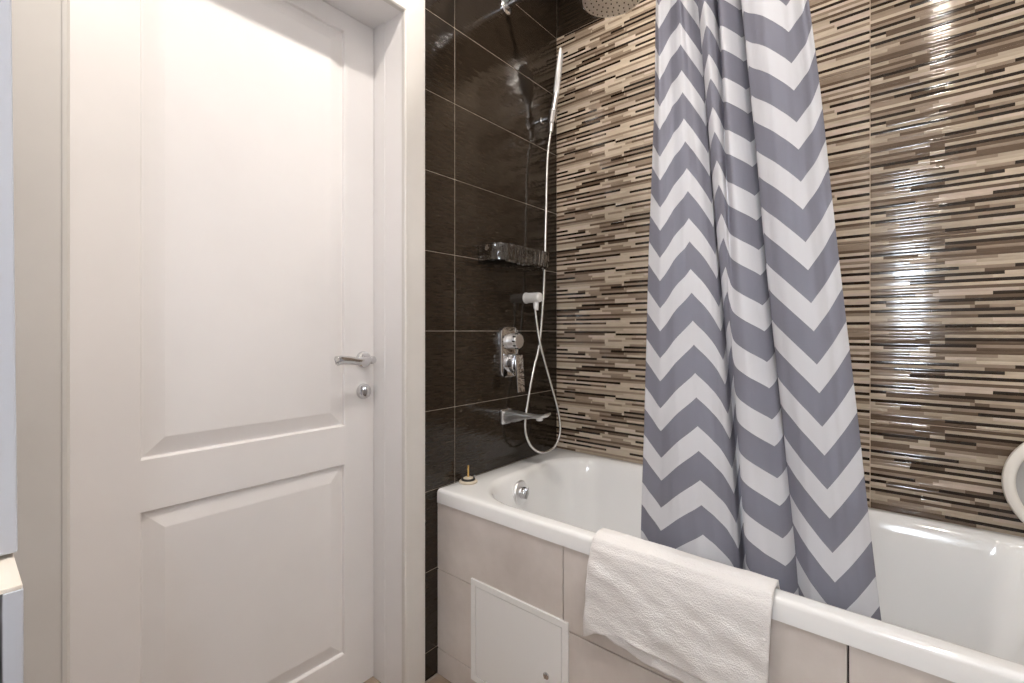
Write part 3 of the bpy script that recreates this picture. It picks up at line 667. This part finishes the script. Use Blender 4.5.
# ------------------------------------------------------------------ towel over the front rim
def towel_sheet(bm, off_, zb_in, zb_out, xa, xb, seed):
    NX, NV = 90, 110; grid = []
    for j in range(NV+1):
        v = j/NV; row = []
        for i in range(NX+1):
            u = i/NX
            zo = zb_out(u)
            # path length: inside drop, top, outside drop
            path = [(-.624, zb_in), (-.630, .56), (-.636, .588), (-.650, .604 + off_), (-.675, .6045 + off_), (-.690 - off_, .600 + off_*.6), (-.698 - off_, .585), (-.700 - off_, .55), (-.697 - off_, zo + (.55-zo)*.5), (-.694 - off_, zo)]
            lens = [0]
            for a, b in zip(path, path[1:]): lens.append(lens[-1] + math.hypot(a[0]-b[0], a[1]-b[1]))
            d = v*lens[-1]
            for k in range(len(path)-1):
                if d <= lens[k+1] or k == len(path)-2:
                    f = min(1, (d - lens[k])/(lens[k+1]-lens[k])); y = path[k][0] + (path[k+1][0]-path[k][0])*f; z = path[k][1] + (path[k+1][1]-path[k][1])*f; break
            drop = max(0, (.6 - z)/.25) if y < -.66 else 0
            x = xa(drop) + (xb(drop) - xa(drop))*u
            q = Vector((x*9, z*11 + seed, seed))
            wv = noise.noise(q)*.5 + noise.noise(q*2.3)*.28 + noise.noise(Vector((x*14 + z*26, z*9, seed)))*.35
            if y < -.66: y -= max(0, .011*(wv + .5))*min(1, drop*3 + .15)
            else: y += .0015*(wv + .7)*0
            z += .002*(noise.noise(Vector((x*22, y*30, seed)))+.5) if z > .598 else 0
            row.append(bm.verts.new((x, y, z)))
        grid.append(row)
    for p, q in zip(grid, grid[1:]):
        for k in range(NX): bm.faces.new((p[k], p[k+1], q[k+1], q[k]))
def lerp(pts, u):
    for a, b in zip(pts, pts[1:]):
        if u <= b[0]: f = (u-a[0])/(b[0]-a[0]); f = f*f*(3-2*f); return a[1] + (b[1]-a[1])*f
    return pts[-1][1]
bm = bmesh.new()
towel_sheet(bm, .0080, .50, lambda u: lerp([(0, .362), (.10, .386), (.24, .402), (.36, .394), (.5, .392), (1, .385)], u), lambda d: .582 - .025*min(d, 1.1), lambda d: .970 - .012*min(d, 1), 1.7)
towel_sheet(bm, .0005, .49, lambda u: lerp([(0, .372), (.10, .388), (.22, .376), (.4, .362), (1, .355)], u), lambda d: .588 - .022*min(d, 1.1), lambda d: .963 - .012*min(d, 1), 5.1)
tw = tag(obj('towel', bm, M['towel'], None, True), 'white terry towel folded over the front rim of the bathtub', 'towel')
tw.data.polygons.foreach_set('use_smooth', [True]*len(tw.data.polygons))
so = tw.modifiers.new('pile', 'SOLIDIFY'); so.thickness = .005; so.offset = 0

# ------------------------------------------------------------------ round mirror leaning on the back rim
mc = Vector((1.487, -.050, .7425)); tilt = Vector((0, -1, .10)).normalized()
rm = thing('round_mirror', 'round mirror in a thick white plastic ring standing on the back rim', 'mirror', mc)
obj('ring_frame', lathe(bmesh.new(), [(.110, -.012), (.132, -.012), (.139, -.006), (.141, .002), (.139, .010), (.132, .015), (.122, .015), (.118, .012), (.116, .004), (.110, .002)], (0, 0, 0), tilt, 72), M['ring_plastic'], rm, True)
obj('bezel', lathe(bmesh.new(), [(.118, .0105), (.110, .004), (.101, .003), (.101, -.002), (.118, -.002)], (0, 0, 0), tilt, 72), M['grey_plastic'], rm, True)
obj('mirror_glass', lathe(bmesh.new(), [(0, -.008), (.109, -.008), (.109, .001), (0, .001)], (0, 0, 0), tilt, 72), M['mirror'], rm)

# ------------------------------------------------------------------ cabinets at the left edge
VX, VY, VZ = .505, -1.6545, .860
va = thing('vanity_cabinet', 'low white vanity with a pale worktop at the left edge, below the tall cabinet', 'cabinet', (.02, -1.82, 0))
def P(o_, bm):
    bmesh.ops.translate(bm, verts=bm.verts, vec=-Vector(o_)); return bm
vo = (.02, -1.82, 0)
YB = FY + .004
obj('side_panel', P(vo, BX(.022, VX, VY - .014, VY, .08, VZ - .001, bev=.001)), M['cabinet'], va)
obj('side_panel', P(vo, BX(.022, VX, YB, YB + .014, .08, VZ - .001, bev=.001)), M['cabinet'], va)
obj('worktop', P(vo, BX(.022, VX - .0015, YB, VY - .0005, VZ - .0012, VZ + .0035, bev=.001)), M['worktop'], va)
obj('carcass', P(vo, BX(.03, VX - .03, YB + .014, VY - .014, .08, VZ - .002)), M['recess_shade'], va)
obj('plinth', P(vo, BX(.03, VX - .06, YB, VY, 0, .08)), M['recess_shade'], va)
for z0, z1 in ((.085, .45), (.455, .82)):
    d_ = obj('drawer', P(vo, BX(VX - .026, VX - .006, YB + .018, VY - .022, z0, z1, bev=.0015)), M['cabinet'], va)
    obj('drawer_handle', P(vo, tube(bmesh.new(), [(VX - .006, YB + .10, z1-.04), (VX + .018, YB + .10, z1-.04), (VX + .018, VY - .12, z1-.04), (VX - .006, VY - .12, z1-.04)], .004, 10)), M['chrome'], d_, True)
UX = .42
tl = thing('tall_cabinet', 'tall blue-white glossy cabinet standing on the vanity at the left edge', 'cabinet', (.022, VY + .006, VZ + .0085))
to = (.022, VY + .006, VZ + .0085)
obj('carcass', P(to, BX(.022, UX - .020, YB + .01, VY + .002, VZ + .0085, VZ + 1.45, bev=.001)), M['cabinet'], tl)
dd = obj('cabinet_door', P(to, BX(UX - .0185, UX, YB + .01, VY + .002, VZ + .0085, VZ + 1.45, bev=.0015)), M['cabinet'], tl)
obj('door_knob', P(to, lathe(bmesh.new(), [(0, 0), (.006, 0), (.006, .012), (.012, .018), (.010, .024), (0, .025)], (UX, YB + .06, 1.35), (1, 0, 0), 20)), M['chrome'], dd, True)
tl.rotation_euler = (R(.45), 0, 0)

# ------------------------------------------------------------------ ceiling lights
for (x, y), nm in zip(LAMPS, ('recessed ceiling spotlight over the bathtub', 'recessed ceiling spotlight in front of the door', 'recessed ceiling spotlight near the right wall')):
    t = thing('ceiling_spotlight', nm, 'ceiling light', (x, y, CEIL), 'recessed ceiling spotlights')
    obj('bezel', lathe(bmesh.new(), [(.040, 0), (.040, -.004), (.052, -.007), (.056, -.004), (.056, 0)], (0, 0, 0), (0, 0, 1), 32), M['chrome'], t, True)
    obj('lens', lathe(bmesh.new(), [(0, -.003), (.040, -.003)], (0, 0, 0), (0, 0, 1), 32), M['lamp_glass'], t)
